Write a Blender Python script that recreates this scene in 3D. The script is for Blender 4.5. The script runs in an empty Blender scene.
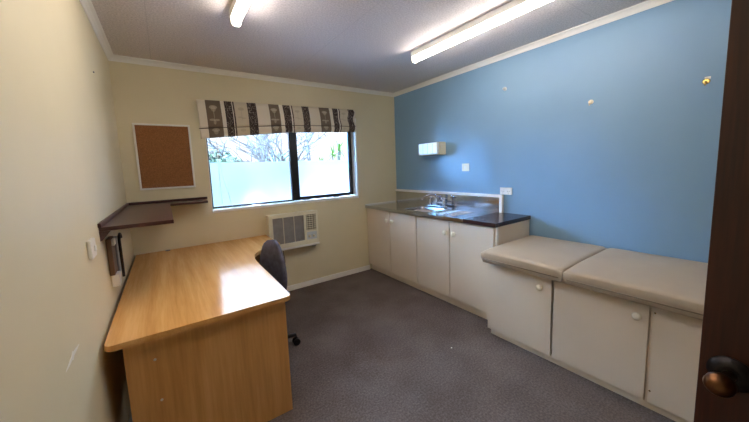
import bpy, bmesh, math, random
from mathutils import Vector, Matrix
random.seed(7)
SC = bpy.context.scene
COL = SC.collection
PI = math.pi
W, H = 3.055, 2.4          # room width, ceiling height; left wall x=0, window wall y=0
YF = -3.96                 # wall with the door, behind the camera

# ------------------------------------------------------------------ materials
def lin(c):
    out = []
    for v in c:
        v /= 255.0
        out.append(v / 12.92 if v <= 0.04045 else ((v + 0.055) / 1.055) ** 2.4)
    return (*out, 1.0)

def new_mat(name):
    m = bpy.data.materials.new(name); m.use_nodes = True
    nt = m.node_tree
    return m, nt, nt.nodes['Principled BSDF']

def setp(b, **k):
    for n, v in k.items():
        n = n.replace('_', ' ')
        for cand in (n, n.title()):
            if cand in b.inputs:
                b.inputs[cand].default_value = v
                break

def N(nt, t, **k):
    n = nt.nodes.new(t)
    for a, v in k.items():
        setattr(n, a, v)
    return n

def coords(nt, scale=(1, 1, 1), rot=(0, 0, 0)):
    tc = N(nt, 'ShaderNodeTexCoord'); mp = N(nt, 'ShaderNodeMapping')
    mp.inputs['Scale'].default_value = scale
    mp.inputs['Rotation'].default_value = rot
    nt.links.new(tc.outputs['Object'], mp.inputs['Vector'])
    return mp.outputs['Vector']

def ramp(nt, fac, stops, interp='LINEAR'):
    r = N(nt, 'ShaderNodeValToRGB'); cr = r.color_ramp; cr.interpolation = interp
    while len(cr.elements) < len(stops):
        cr.elements.new(0.5)
    for e, (p, c) in zip(cr.elements, stops):
        e.position = p; e.color = c
    nt.links.new(fac, r.inputs['Fac'])
    return r.outputs['Color']

def noise(nt, vec, scale, detail=3, rough=0.5):
    n = N(nt, 'ShaderNodeTexNoise')
    n.inputs['Scale'].default_value = scale
    n.inputs['Detail'].default_value = detail
    n.inputs['Roughness'].default_value = rough
    nt.links.new(vec, n.inputs['Vector'])
    return n.outputs['Fac']

def bump(nt, b, h, strength, dist=0.002):
    n = N(nt, 'ShaderNodeBump')
    n.inputs['Strength'].default_value = strength
    n.inputs['Distance'].default_value = dist
    nt.links.new(h, n.inputs['Height'])
    nt.links.new(n.outputs['Normal'], b.inputs['Normal'])

def mottled(name, c1, c2, scale=4, rough=0.6, metallic=0.0, bscale=None, bstr=0.2, bdist=0.001, spec=0.5, stretch=(1, 1, 1), lo=0.3, hi=0.7):
    m, nt, b = new_mat(name)
    v = coords(nt, stretch)
    col = ramp(nt, noise(nt, v, scale, 4), [(lo, lin(c1)), (hi, lin(c2))])
    nt.links.new(col, b.inputs['Base Color'])
    setp(b, Roughness=rough, Metallic=metallic)
    b.inputs['Specular IOR Level'].default_value = spec
    if bscale:
        bump(nt, b, noise(nt, coords(nt), bscale, 3), bstr, bdist)
    return m

def wood(name, c1, c2, c3, axis, rough=0.35, scale=1.0, spec=0.5):
    """long grain along the given axis"""
    m, nt, b = new_mat(name)
    st = [9 * scale] * 3; st['xyz'.index(axis)] = 0.55 * scale
    v = coords(nt, tuple(st))
    n1 = noise(nt, v, 1.6, 5, 0.6)
    fine = [120 * scale] * 3; fine['xyz'.index(axis)] = 5 * scale
    n2 = noise(nt, coords(nt, tuple(fine)), 1.2, 2)
    mx = N(nt, 'ShaderNodeMath', operation='MULTIPLY_ADD')
    mx.inputs[1].default_value = 0.28
    nt.links.new(n2, mx.inputs[0]); nt.links.new(n1, mx.inputs[2])
    col = ramp(nt, mx.outputs[0], [(0.42, lin(c1)), (0.62, lin(c2)), (0.82, lin(c3))])
    nt.links.new(col, b.inputs['Base Color'])
    setp(b, Roughness=rough)
    b.inputs['Specular IOR Level'].default_value = spec
    return m

M = {}
M['cream'] = mottled('cream wall paint', (219, 208, 174), (223, 212, 179), 2.5, 0.55, bscale=180, bstr=0.25, bdist=0.0006)
M['blue'] = mottled('blue wall paint', (124, 160, 188), (129, 165, 192), 2.2, 0.5, bscale=200, bstr=0.25, bdist=0.0006)
M['trim'] = mottled('off white gloss trim', (236, 233, 224), (241, 238, 230), 6, 0.35)
M['cab'] = mottled('cream cabinet paint', (230, 215, 194), (235, 220, 199), 3, 0.42, bscale=120, bstr=0.1, bdist=0.0005)
M['white'] = mottled('white plastic', (236, 233, 224), (240, 238, 230), 9, 0.35)
M['ivory'] = mottled('ivory plastic', (232, 222, 192), (237, 228, 200), 9, 0.38)
M['knob'] = mottled('cream porcelain knob', (248, 241, 218), (252, 246, 226), 9, 0.2)
M['black'] = mottled('black plastic', (24, 24, 26), (30, 30, 33), 20, 0.45)
M['alu'] = mottled('dark anodised aluminium', (22, 22, 26), (30, 29, 33), 20, 0.35, metallic=0.0)
M['seam'] = mottled('dark recess', (38, 34, 30), (46, 41, 36), 20, 0.8)
M['steel'] = mottled('brushed stainless steel', (196, 198, 202), (210, 212, 216), 6, 0.13, metallic=1.0, stretch=(40, 1, 1))
M['chrome'] = mottled('chrome', (205, 207, 212), (222, 224, 228), 5, 0.08, metallic=1.0)
M['beech'] = wood('beech laminate', (206, 148, 82), (222, 166, 98), (234, 182, 118), 'y', 0.14, 1.0, 0.15)
M['beech_v'] = wood('beech laminate panel', (206, 148, 82), (224, 166, 98), (236, 184, 120), 'z', 0.38)
M['edge'] = wood('beech edging', (196, 140, 84), (206, 152, 94), (214, 160, 102), 'y', 0.35)
M['darkshelf'] = wood('dark mahogany laminate', (50, 28, 26), (66, 38, 34), (82, 48, 42), 'y', 0.3)
M['darktop'] = mottled('dark brown laminate worktop', (48, 33, 32), (70, 48, 46), 60, 0.17, lo=0.35, hi=0.65)
M['door'] = wood('dark stained door veneer', (42, 18, 11), (64, 28, 16), (88, 40, 24), 'z', 0.3, 1.4)
M['brass'] = mottled('aged brass', (104, 70, 48), (136, 94, 62), 14, 0.28, metallic=1.0)
M['bronze'] = mottled('dark bronze', (44, 42, 44), (62, 58, 58), 14, 0.4, metallic=0.8)
M['goldbrass'] = mottled('bright brass', (214, 178, 96), (228, 196, 120), 14, 0.25, metallic=1.0)
M['vinyl'] = mottled('taupe vinyl', (184, 168, 146), (192, 176, 154), 5, 0.42, bscale=260, bstr=0.3, bdist=0.0007)
M['vinyl_pipe'] = mottled('taupe vinyl piping', (120, 108, 92), (132, 120, 103), 5, 0.5)
M['fabric'] = mottled('dark grey chair fabric', (76, 76, 92), (104, 104, 124), 30, 0.75, bscale=500, bstr=0.5, bdist=0.001)
M['grille'] = mottled('grey grille', (150, 145, 140), (162, 157, 152), 20, 0.5)
M['acbody'] = mottled('cream air conditioner plastic', (226, 218, 192), (231, 224, 200), 6, 0.4)
M['display'] = mottled('pale blue control panel', (196, 204, 208), (206, 212, 216), 15, 0.35)
M['cork'] = mottled('cork', (132, 86, 48), (158, 108, 64), 160, 0.9, bscale=300, bstr=0.4, bdist=0.001, lo=0.35, hi=0.65)
M['scuff'] = mottled('bare plaster scuff', (240, 236, 224), (246, 242, 232), 60, 0.9)
M['grey'] = mottled('mid grey plastic', (120, 122, 126), (132, 134, 138), 20, 0.4)
M['brownpanel'] = mottled('brown grained panel', (96, 76, 58), (116, 92, 72), 30, 0.5, stretch=(1, 1, .1))
M['beigecable'] = mottled('brown cable', (60, 44, 34), (70, 52, 40), 20, 0.5)
M['bark'] = mottled('grey brown bark', (48, 40, 36), (78, 68, 62), 12, 0.9)
M['leaf'] = mottled('grey green leaves', (40, 62, 46), (68, 92, 66), 9, 0.6)
M['leaf2'] = mottled('bright green strap leaves', (34, 76, 20), (92, 112, 30), 5, 0.5)
M['lawn'] = mottled('pale concrete paving', (118, 112, 116), (132, 126, 130), 3, 0.95)
M['hall'] = mottled('hall wall paint', (210, 200, 176), (214, 204, 180), 3, 0.6)

# carpet: dark brown-grey loop pile
m, nt, b = new_mat('dark brown loop carpet'); M['carpet'] = m
v = coords(nt)
f1 = noise(nt, v, 85, 4, 0.75); f2 = noise(nt, v, 3.0, 3)
mx = N(nt, 'ShaderNodeMath', operation='MULTIPLY_ADD'); mx.inputs[1].default_value = 0.35
nt.links.new(f2, mx.inputs[0]); nt.links.new(f1, mx.inputs[2])
nt.links.new(ramp(nt, mx.outputs[0], [(0.50, lin((80, 70, 66))), (0.66, lin((101, 89, 83))), (0.85, lin((122, 111, 106)))]), b.inputs['Base Color'])
setp(b, Roughness=0.95); b.inputs['Specular IOR Level'].default_value = 0.15
bump(nt, b, f1, 0.7, 0.004)

# ceiling board: speckled texture with faint joint lines
m, nt, b = new_mat('speckled ceiling board'); M['ceiling'] = m
v = coords(nt)
f1 = noise(nt, v, 95, 3, 0.7)
base = ramp(nt, f1, [(0.38, lin((201, 193, 189))), (0.6, lin((229, 221, 217)))])
def joint(axis, off, period, width):
    sx = N(nt, 'ShaderNodeSeparateXYZ'); nt.links.new(v, sx.inputs[0])
    a = N(nt, 'ShaderNodeMath', operation='ADD'); a.inputs[1].default_value = -off + period * 20
    nt.links.new(sx.outputs[axis], a.inputs[0])
    mo = N(nt, 'ShaderNodeMath', operation='MODULO'); mo.inputs[1].default_value = period
    nt.links.new(a.outputs[0], mo.inputs[0])
    lt = N(nt, 'ShaderNodeMath', operation='LESS_THAN'); lt.inputs[1].default_value = width
    nt.links.new(mo.outputs[0], lt.inputs[0])
    return lt.outputs[0]
j = N(nt, 'ShaderNodeMath', operation='MAXIMUM')
nt.links.new(joint(0, 0.29, 1.2, 0.007), j.inputs[0]); nt.links.new(joint(1, -2.35, 2.4, 0.007), j.inputs[1])
mixc = N(nt, 'ShaderNodeMix', data_type='RGBA')
jm = N(nt, 'ShaderNodeMath', operation='MULTIPLY'); jm.inputs[1].default_value = 0.14
nt.links.new(j.outputs[0], jm.inputs[0])
nt.links.new(jm.outputs[0], mixc.inputs['Factor']); nt.links.new(base, mixc.inputs['A'])
mixc.inputs['B'].default_value = lin((120, 112, 108))
nt.links.new(mixc.outputs['Result'], b.inputs['Base Color'])
setp(b, Roughness=0.85)
bump(nt, b, f1, 0.6, 0.003)

# window glass, frosted film
m, nt, b = new_mat('clear window glass'); M['glass'] = m
nt.nodes.remove(b); out = nt.nodes['Material Output']
t = N(nt, 'ShaderNodeBsdfTransparent'); g = N(nt, 'ShaderNodeBsdfGlossy'); g.inputs['Roughness'].default_value = 0.02
t.inputs['Color'].default_value = (0.96, 0.98, 0.97, 1)
fr = N(nt, 'ShaderNodeFresnel'); fr.inputs['IOR'].default_value = 1.45
mi = N(nt, 'ShaderNodeMixShader')
nt.links.new(fr.outputs[0], mi.inputs[0]); nt.links.new(t.outputs[0], mi.inputs[1]); nt.links.new(g.outputs[0], mi.inputs[2])
nt.links.new(mi.outputs[0], out.inputs['Surface'])
m, nt, b = new_mat('frosted privacy film'); M['film'] = m
nt.nodes.remove(b); out = nt.nodes['Material Output']
t = N(nt, 'ShaderNodeBsdfTranslucent'); t.inputs['Color'].default_value = (0.6, 0.62, 0.68, 1)
d = N(nt, 'ShaderNodeBsdfRefraction'); d.inputs['Color'].default_value = (0.93, 0.95, 0.98, 1)
d.inputs['Roughness'].default_value = 0.35; d.inputs['IOR'].default_value = 1.25
mi = N(nt, 'ShaderNodeMixShader'); mi.inputs[0].default_value = 0.82
nt.links.new(t.outputs[0], mi.inputs[1]); nt.links.new(d.outputs[0], mi.inputs[2]); nt.links.new(mi.outputs[0], out.inputs['Surface'])

# fluorescent diffuser
TUBE = 10.3
m, nt, b = new_mat('lit fluorescent diffuser'); M['tube'] = m
setp(b, Roughness=0.4)
b.inputs['Base Color'].default_value = (0.9, 0.9, 0.88, 1)
b.inputs['Emission Color'].default_value = (1.0, 0.905, 0.85, 1)
b.inputs['Emission Strength'].default_value = TUBE

# blind: vertical patterned bands across x (object coordinates)
m, nt, b = new_mat('striped blind fabric'); M['blind'] = m
BX0, BX1 = 0.595, 2.40
taupe, dark, cream = lin((118, 104, 88)), lin((68, 56, 52)), lin((212, 200, 176))
pale = lin((226, 216, 196)); white = lin((232, 224, 208))
st = [(.598, white), (.672, taupe), (.802, white), (.837, dark), (.910, white), (.917, dark), (.933, cream), (1.056, dark), (1.145, pale),
      (1.279, taupe), (1.397, white), (1.441, dark), (1.52, white), (1.537, dark), (1.548, cream), (1.66, dark), (1.751, pale),
      (1.883, taupe), (2.015, white), (2.055, dark), (2.131, white), (2.145, dark), (2.159, cream), (2.273, dark), (2.352, pale)]
tc = N(nt, 'ShaderNodeTexCoord'); sx = N(nt, 'ShaderNodeSeparateXYZ'); nt.links.new(tc.outputs['UV'], sx.inputs[0])
def mth(op, a, b_=None, c=None):
    n = N(nt, 'ShaderNodeMath', operation=op)
    for i, q in enumerate((a, b_, c)):
        if q is None: continue
        if isinstance(q, (int, float)): n.inputs[i].default_value = q
        else: nt.links.new(q, n.inputs[i])
    return n.outputs[0]
col = ramp(nt, sx.outputs[0], [((x - BX0) / (BX1 - BX0), c) for x, c in st], 'CONSTANT')
def mixin(col, fac, c):
    n = N(nt, 'ShaderNodeMix', data_type='RGBA')
    nt.links.new(fac, n.inputs['Factor']); nt.links.new(col, n.inputs['A']); n.inputs['B'].default_value = c
    return n.outputs['Result']
U = mth('MULTIPLY', sx.outputs[0], BX1 - BX0); V = mth('MULTIPLY', sx.outputs[1], 0.37)   # metres
def ellipse(cx, cz, rx, rz, amount):
    du = mth('DIVIDE', mth('SUBTRACT', U, cx - BX0), rx); dv = mth('DIVIDE', mth('SUBTRACT', V, cz), rz)
    q = mth('ADD', mth('MULTIPLY', du, du), mth('MULTIPLY', dv, dv))
    return mth('MULTIPLY', mth('LESS_THAN', q, 1.0), amount)
for cx in (.737, 1.338, 1.949):         # pale flower heads and leaves on the taupe bands
    for (dx, cz, rx, rz, a) in ((0, .300, .036, .020, .55), (0, .285, .022, .030, .4), (0, .230, .003, .05, .5), (-.02, .175, .026, .011, .45), (.02, .172, .026, .011, .45), (0, .15, .012, .022, .4),
                                (0, .075, .034, .018, .45), (0, .055, .02, .025, .3)):
        col = mixin(col, ellipse(cx + dx, cz, rx, rz, a), lin((206, 194, 172)))
for cx in (.995, 1.604, 2.21):          # faint flowers on the cream bands
    for (dx, cz, rx, rz, a) in ((0, .292, .030, .018, .45), (0, .225, .003, .06, .4), (-.018, .20, .022, .009, .35), (.018, .19, .022, .009, .35), (0, .06, .028, .016, .35)):
        col = mixin(col, ellipse(cx + dx, cz, rx, rz, a), lin((170, 156, 132)))
# pale scroll lines on the dark bands
wv = N(nt, 'ShaderNodeTexWave'); wv.inputs['Scale'].default_value = 9; wv.inputs['Distortion'].default_value = 14; wv.inputs['Detail'].default_value = 1.5; wv.inputs['Detail Scale'].default_value = 2.2
cmb = N(nt, 'ShaderNodeCombineXYZ'); nt.links.new(U, cmb.inputs[0]); nt.links.new(V, cmb.inputs[1]); nt.links.new(cmb.outputs[0], wv.inputs['Vector'])
scroll = mth('GREATER_THAN', wv.outputs['Fac'], 0.9)
isdark = ramp(nt, sx.outputs[0], [((x - BX0) / (BX1 - BX0), (1, 1, 1, 1) if c == dark else (0, 0, 0, 1)) for x, c in st], 'CONSTANT')
col = mixin(col, mth('MULTIPLY', mth('MULTIPLY', scroll, isdark), .45), lin((190, 180, 164)))
nt.links.new(col, b.inputs['Base Color'])
setp(b, Roughness=0.9)
wn = N(nt, 'ShaderNodeTexNoise'); wn.inputs['Scale'].default_value = 400; nt.links.new(tc.outputs['Object'], wn.inputs['Vector'])
bump(nt, b, wn.outputs['Fac'], 0.3, 0.001)

# ------------------------------------------------------------------ mesh helpers
def add_box(bm, p0, p1, bev=0.0, seg=2, mat=None):
    x0, y0, z0 = p0; x1, y1, z1 = p1
    vs = [bm.verts.new(c) for c in ((x0,y0,z0),(x1,y0,z0),(x1,y1,z0),(x0,y1,z0),(x0,y0,z1),(x1,y0,z1),(x1,y1,z1),(x0,y1,z1))]
    fs = [bm.faces.new([vs[i] for i in f]) for f in ((0,3,2,1),(4,5,6,7),(0,1,5,4),(1,2,6,5),(2,3,7,6),(3,0,4,7))]
    if bev > 0:
        es = list({e for f in fs for e in f.edges})
        bmesh.ops.bevel(bm, geom=es, offset=bev, segments=seg, profile=0.5, affect='EDGES')
    return vs

def add_ring(bm, path, r, n=8, caps=True):
    """tube along a list of points; r number or list"""
    path = [Vector(p) for p in path]
    rs = r if isinstance(r, (list, tuple)) else [r] * len(path)
    rings = []; up = None
    for i, p in enumerate(path):
        a = path[max(i - 1, 0)]; c = path[min(i + 1, len(path) - 1)]
        t = (c - a).normalized()
        if up is None:
            up = Vector((0, 0, 1)) if abs(t.z) < 0.9 else Vector((1, 0, 0))
        s = t.cross(up)
        if s.length < 1e-4: s = t.cross(Vector((0, 1, 0)))
        s.normalize(); up = s.cross(t).normalized()
        rings.append([bm.verts.new(p + (s * math.cos(2*PI*k/n) + up * math.sin(2*PI*k/n)) * rs[i]) for k in range(n)])
    for a, c in zip(rings, rings[1:]):
        for k in range(n):
            f = bm.faces.new((a[k], a[(k+1) % n], c[(k+1) % n], c[k])); f.smooth = True
    if caps:
        bm.faces.new(rings[0][::-1]); bm.faces.new(rings[-1])

def add_lathe(bm, prof, base, axis, n=20):
    """prof = [(distance along axis, radius)]"""
    axis = Vector(axis).normalized(); base = Vector(base)
    s = axis.orthogonal().normalized(); t = axis.cross(s)
    rings = []
    for d_, r_ in prof:
        rings.append([bm.verts.new(base + axis * d_ + (s * math.cos(2*PI*k/n) + t * math.sin(2*PI*k/n)) * max(r_, 1e-4)) for k in range(n)])
    for a, c in zip(rings, rings[1:]):
        for k in range(n):
            f = bm.faces.new((a[k], a[(k+1) % n], c[(k+1) % n], c[k])); f.smooth = True
    bm.faces.new(rings[0][::-1]); bm.faces.new(rings[-1])

def add_prism(bm, poly, z0, z1, bev=0.0, axis='z'):
    def P(u, v, w):
        return {'z': (u, v, w), 'y': (u, w, v), 'x': (w, u, v)}[axis]
    a = [bm.verts.new(P(u, v, z0)) for u, v in poly]; c = [bm.verts.new(P(u, v, z1)) for u, v in poly]
    f1 = bm.faces.new(a[::-1]); f2 = bm.faces.new(c)
    n = len(poly)
    for k in range(n):
        bm.faces.new((a[k], a[(k+1) % n], c[(k+1) % n], c[k]))
    if bev:
        bmesh.ops.bevel(bm, geom=list(f1.edges) + list(f2.edges), offset=bev, segments=2, profile=.5, affect='EDGES')

def obj(name, bm, mat, parent=None, smooth=False):
    bmesh.ops.recalc_face_normals(bm, faces=bm.faces)
    me = bpy.data.meshes.new(name); bm.to_mesh(me); bm.free()
    for mm in (mat if isinstance(mat, (list, tuple)) else [mat]):
        me.materials.append(mm)
    if smooth:
        for p in me.polygons: p.use_smooth = True
    o = bpy.data.objects.new(name, me); COL.objects.link(o)
    if parent:
        o.parent = parent
        # geometry is authored in world coordinates: keep it there
        o.matrix_parent_inverse = Matrix.Identity(4)
        w = parent_world(parent)
        o.data.transform(Matrix.Translation(-w))
    return o

def parent_world(p):
    w = Vector((0, 0, 0))
    while p:
        w += p.location; p = p.parent
    return w

def box(name, p0, p1, mat, parent=None, bev=0.0, seg=2):
    bm = bmesh.new(); add_box(bm, p0, p1, bev, seg)
    return obj(name, bm, mat, parent)

def tag(o, label=None, cat=None, group=None, kind=None):
    if label: o['label'] = label
    if cat: o['category'] = cat
    if group: o['group'] = group
    if kind: o['kind'] = kind
    return o

def thing(name, loc, label, cat, group=None):
    o = bpy.data.objects.new(name, None); COL.objects.link(o); o.location = loc
    o.empty_display_size = 0.1
    return tag(o, label, cat, group)

def struct(name, bm, mat, parent=None):
    o = obj(name, bm, mat, parent)
    if not parent: o['kind'] = 'structure'
    return o

def sbox(name, p0, p1, mat, label, bev=0.0):
    o = box(name, p0, p1, mat, None, bev)
    return tag(o, label, None, None, 'structure')

# ------------------------------------------------------------------ the room
sbox('floor', (-0.1, YF - 1.4, -0.1), (W + 0.1, 0.02, 0), M['carpet'], 'dark brown loop pile carpet floor')
sbox('ceiling', (-0.1, YF - 1.4, H), (W + 0.1, 0.2, H + 0.08), M['ceiling'], 'speckled off-white board ceiling')
sbox('wall_left', (-0.12, YF - 1.4, 0), (0, 0.2, H), M['cream'], 'cream painted left wall')
sbox('wall_right', (W, YF - 1.4, 0), (W + 0.12, 0.2, H), M['blue'], 'light blue painted right wall')
# window wall with opening
WX0, WX1, WZ0, WZ1 = 0.66, 2.39, 1.01, 2.03
bm = bmesh.new()
add_box(bm, (0, 0, 0), (W, 0.2, WZ0)); add_box(bm, (0, 0, WZ1), (W, 0.2, H))
add_box(bm, (0, 0, WZ0), (WX0, 0.2, WZ1)); add_box(bm, (WX1, 0, WZ0), (W, 0.2, WZ1))
tag(struct('wall_back', bm, M['cream']), 'cream painted end wall with the window')
# wall with the doorway (behind the camera)
bm = bmesh.new()
add_box(bm, (0, YF - 0.1, 0), (0.24, YF, H)); add_box(bm, (1.08, YF - 0.1, 0), (W, YF, H)); add_box(bm, (0.24, YF - 0.1, 2.02), (1.08, YF, H))
tag(struct('wall_front', bm, M['cream']), 'cream painted wall with the doorway')
sbox('wall_hall', (-0.1, YF - 1.5, 0), (W + 0.1, YF - 1.4, H), M['hall'], 'hall wall beyond the doorway')

# cornices
def cove(p, q, inward, name, label):
    """small coved cornice between p and q along the wall/ceiling corner"""
    c = 0.042
    prof = [(0, -c), (0.006, -c), (0.013, -c * .62), (c * .62, -0.013), (c, -0.006), (c, 0), (0, 0)]
    bm = bmesh.new(); rings = []
    for e in (p, q):
        rings.append([bm.verts.new((e[0] + inward[0] * a, e[1] + inward[1] * a, H + z)) for a, z in prof])
    n = len(prof)
    for k in range(n):
        bm.faces.new((rings[0][k], rings[0][(k+1) % n], rings[1][(k+1) % n], rings[1][k]))
    bm.faces.new(rings[0]); bm.faces.new(rings[1][::-1])
    tag(struct(name, bm, M['trim']), label)
cove((0, 0), (0, YF), (1, 0), 'trim_1', 'off-white cornice along the left wall')
cove((0, 0), (W, 0), (0, -1), 'trim_2', 'off-white cornice above the window')
cove((W, 0), (W, YF), (-1, 0), 'trim_3', 'off-white cornice above the blue wall')
cove((0, YF), (W, YF), (0, 1), 'trim_4', 'off-white cornice above the doorway')
sbox('baseboard_back', (0.012, -0.014, 0), (2.53, 0, 0.062), M['trim'], 'off-white baseboard under the window', 0.003)
sbox('baseboard_left', (0, -3.9, 0), (0.012, 0, 0.062), M['trim'], 'off-white baseboard along the left wall', 0.003)

# window_1
win = tag(thing('window_1', (WX0, 0, WZ0), 'black aluminium sliding window with frosted lower half', None), kind='structure')
FY0, FY1 = 0.10, 0.15
GZ0 = 1.038
bm = bmesh.new()
add_box(bm, (WX0 + .006, FY0, GZ0), (WX1, FY1, GZ0 + 0.016)); add_box(bm, (WX0 + .006, FY0, WZ1 - 0.03), (WX1, FY1, WZ1))
add_box(bm, (WX0 + .006, FY0, GZ0), (WX0 + 0.026, FY1, WZ1)); add_box(bm, (WX1 - 0.022, FY0, GZ0), (WX1, FY1, WZ1))
obj('window_frame', bm, M['alu'], win)
# fixed left pane and sliding sash on the right
MX = 1.575
bm = bmesh.new()
add_box(bm, (MX - .045, FY0 - 0.012, GZ0 + .012), (MX + .05, FY0 + 0.03, WZ1 - .02), 0.003)
add_box(bm, (WX1 - .062, FY0 - 0.012, GZ0 + .012), (WX1 - .018, FY0 + 0.03, WZ1 - .02), 0.003)
add_box(bm, (MX, FY0 - 0.012, GZ0 + .012), (WX1 - .02, FY0 + 0.03, GZ0 + .042), 0.003)
add_box(bm, (MX, FY0 - 0.012, WZ1 - .05), (WX1 - .02, FY0 + 0.03, WZ1 - .02), 0.003)
obj('sash', bm, M['alu'], win)
box('pane', (WX0 + .02, FY0 + .035, GZ0 + .012), (MX, FY0 + .039, WZ1 - .02), M['glass'], win)
box('pane', (MX + .03, FY0 + .008, GZ0 + .02), (WX1 - .03, FY0 + .012, WZ1 - .03), M['glass'], win)
tag(box('frosted_film', (WX0 + .022, FY0 + .0335, GZ0 + .014), (MX, FY0 + .0345, 1.509), M['film'], win), 'frosted white privacy film')
tag(box('frosted_film', (MX + .04, FY0 + .0065, GZ0 + .03), (WX1 - .05, FY0 + .0075, 1.509), M['film'], win), 'frosted white privacy film')
box('window_sill', (WX0 - .0, -0.012, WZ0 - .004), (WX1 + .008, FY0 + .002, GZ0 - .004), M['trim'], win, 0.003)
bm = bmesh.new()
add_box(bm, (WX1 - .008, 0.0, GZ0 - .004), (WX1 + .0, FY0, WZ1)); add_box(bm, (WX0, 0.0, GZ0 - .004), (WX0 + .006, FY0, WZ1)); add_box(bm, (WX0, 0, WZ1 - .008), (WX1, FY0, WZ1))
add_box(bm, (WX1 - .008, -0.008, GZ0 - .004), (WX1 + .014, 0.0, WZ1), .002)
obj('reveal_lining', bm, M['white'], win)
box('cord_cleat', (WX1 - .016, 0.03, 1.49), (WX1 - .008, 0.05, 1.545), M['white'], win, 0.002)

# ------------------------------------------------------------------ roman blind
bl = thing('roman_blind', (0.6, -0.02, 2.09), 'patterned roman blind with taupe and dark stripes over the window', 'blind')
def build_blind():
    bm = bmesh.new(); uvl = bm.loops.layers.uv.new('UVMap')
    nx = 150
    ztop = lambda s: 2.092 + .030 * s
    zbot = lambda s: 1.728 + 0.082 * min(s / .5, 1) * .8 + 0.044 * max(0, s - .0) + .018 * max(0, s - .5)
    rows = [0, .12, .25, .38, .5, .6, .68, .725, .735, .75, .76, .80, .86, .92, .97, 1.0]
    def yy(s, t):
        if t <= .73: y = -.058 - .022 * math.sin(PI * t / .73 * .5) - .008 * math.sin(PI * t / .73)
        elif t < .75: y = -.062
        else: y = -.074 - .010 * math.sin((t - .75) / .25 * PI) + .010 * (t - .75) / .25
        y += .005 * math.sin(s * 19 + t * 3) * t + .003 * math.sin(s * 47 + 1)* t
        if s > .86: y -= .018 * (s - .86) / .14 * math.sin(t * 7.0)
        return y
    def xx(s, t):
        x = .605 + s * 1.738 + .010 * t * (1 - s) + .018 * s * t
        if s > .78: x += .020 * (s - .78) / .22 * math.sin(t * 9.5 + .8)
        return x
    grids = []
    for off in (0, .006):
        g = []
        for t in rows:
            row = []
            for i in range(nx + 1):
                s = i / nx
                z = ztop(s) * (1 - t) + zbot(s) * t
                row.append(bm.verts.new((xx(s, t), yy(s, t) + off, z)))
            g.append(row)
        grids.append(g)
    def face(vs, uv):
        f = bm.faces.new(vs); f.smooth = True
        for l, q in zip(f.loops, uv): l[uvl].uv = q
    xw = lambda s: (.598 + s * (2.352 - .598 + .03) - BX0) / (BX1 - BX0)
    for gi, g in enumerate(grids):
        for r in range(len(rows) - 1):
            for i in range(nx):
                u0, u1 = xw(i / nx), xw((i + 1) / nx); v0, v1 = 1 - rows[r], 1 - rows[r + 1]
                face((g[r][i], g[r][i+1], g[r+1][i+1], g[r+1][i]), ((u0, v0), (u1, v0), (u1, v1), (u0, v1)))
    a, c = grids
    R = len(rows) - 1
    for i in range(nx):
        for r in (0, R):
            u0, u1, v_ = xw(i / nx), xw((i + 1) / nx), 1 - rows[r]
            face((a[r][i], a[r][i+1], c[r][i+1], c[r][i]), ((u0, v_), (u1, v_), (u1, v_), (u0, v_)))
    for r in range(R):
        for i in (0, nx):
            face((a[r][i], a[r+1][i], c[r+1][i], c[r][i]), ((xw(i/nx), 1-rows[r]), (xw(i/nx), 1-rows[r+1]), (xw(i/nx), 1-rows[r+1]), (xw(i/nx), 1-rows[r])))
    return bm
obj('fabric_panel', build_blind(), M['blind'], bl)
bm = bmesh.new()
add_prism(bm, [(.607, 2.060), (2.34, 2.090), (2.34, 2.116), (.607, 2.086)], -.05, -.0005, axis='y')
obj('headrail', bm, M['trim'], bl)
bm = bmesh.new(); pts = []
for i in range(31):
    s_ = i / 30; t_ = .742
    zt = 2.092 + .030 * s_; zb_ = 1.728 + .0656 * min(s_ / .5, 1) + .044 * s_ + .018 * max(0, s_ - .5)
    pts.append((.607 + s_ * 1.752, -.0755 + .005 * math.sin(s_ * 19 + 2.2) * .74 + .003 * math.sin(s_ * 47 + 1) * .74 - (.018 * (s_ - .86) / .14 * math.sin(5.2) if s_ > .86 else 0), zt * (1 - t_) + zb_ * t_))
add_ring(bm, pts, .0032, 6)
tag(obj('fold_seam', bm, M['beigecable'], bl), 'dark fold seam')
bm = bmesh.new()
add_ring(bm, [(.745, -.03, 1.84), (.748, -.02, 1.6), (.752, -.012, 1.3), (.756, -.012, 1.09)], .0022, 6)
obj('cord', bm, M['white'], bl)
bm = bmesh.new()
add_ring(bm, [(.750, -.03, 1.84), (.762, -.02, 1.5), (.80, -.012, 1.28), (.845, -.012, 1.06)], .0022, 6)
obj('cord', bm, M['white'], bl)

# ------------------------------------------------------------------ corkboard
cb = thing('corkboard', (.32, 0, 1.28), 'cork pinboard in a thin white frame beside the window', 'pinboard')
x0, x1, z0, z1 = .104, .536, 1.274, 1.858
bm = bmesh.new()
fw = .016
add_box(bm, (x0, -.016, z0), (x1, -.001, z0 + fw), .002); add_box(bm, (x0, -.016, z1 - fw), (x1, -.001, z1), .002)
add_box(bm, (x0, -.016, z0 + fw), (x0 + fw, -.001, z1 - fw), .002); add_box(bm, (x1 - fw, -.016, z0 + fw), (x1, -.001, z1 - fw), .002)
obj('frame', bm, M['white'], cb)
box('cork_panel', (x0 + fw, -.010, z0 + fw), (x1 - fw, -.001, z1 - fw), M['cork'], cb)

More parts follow.
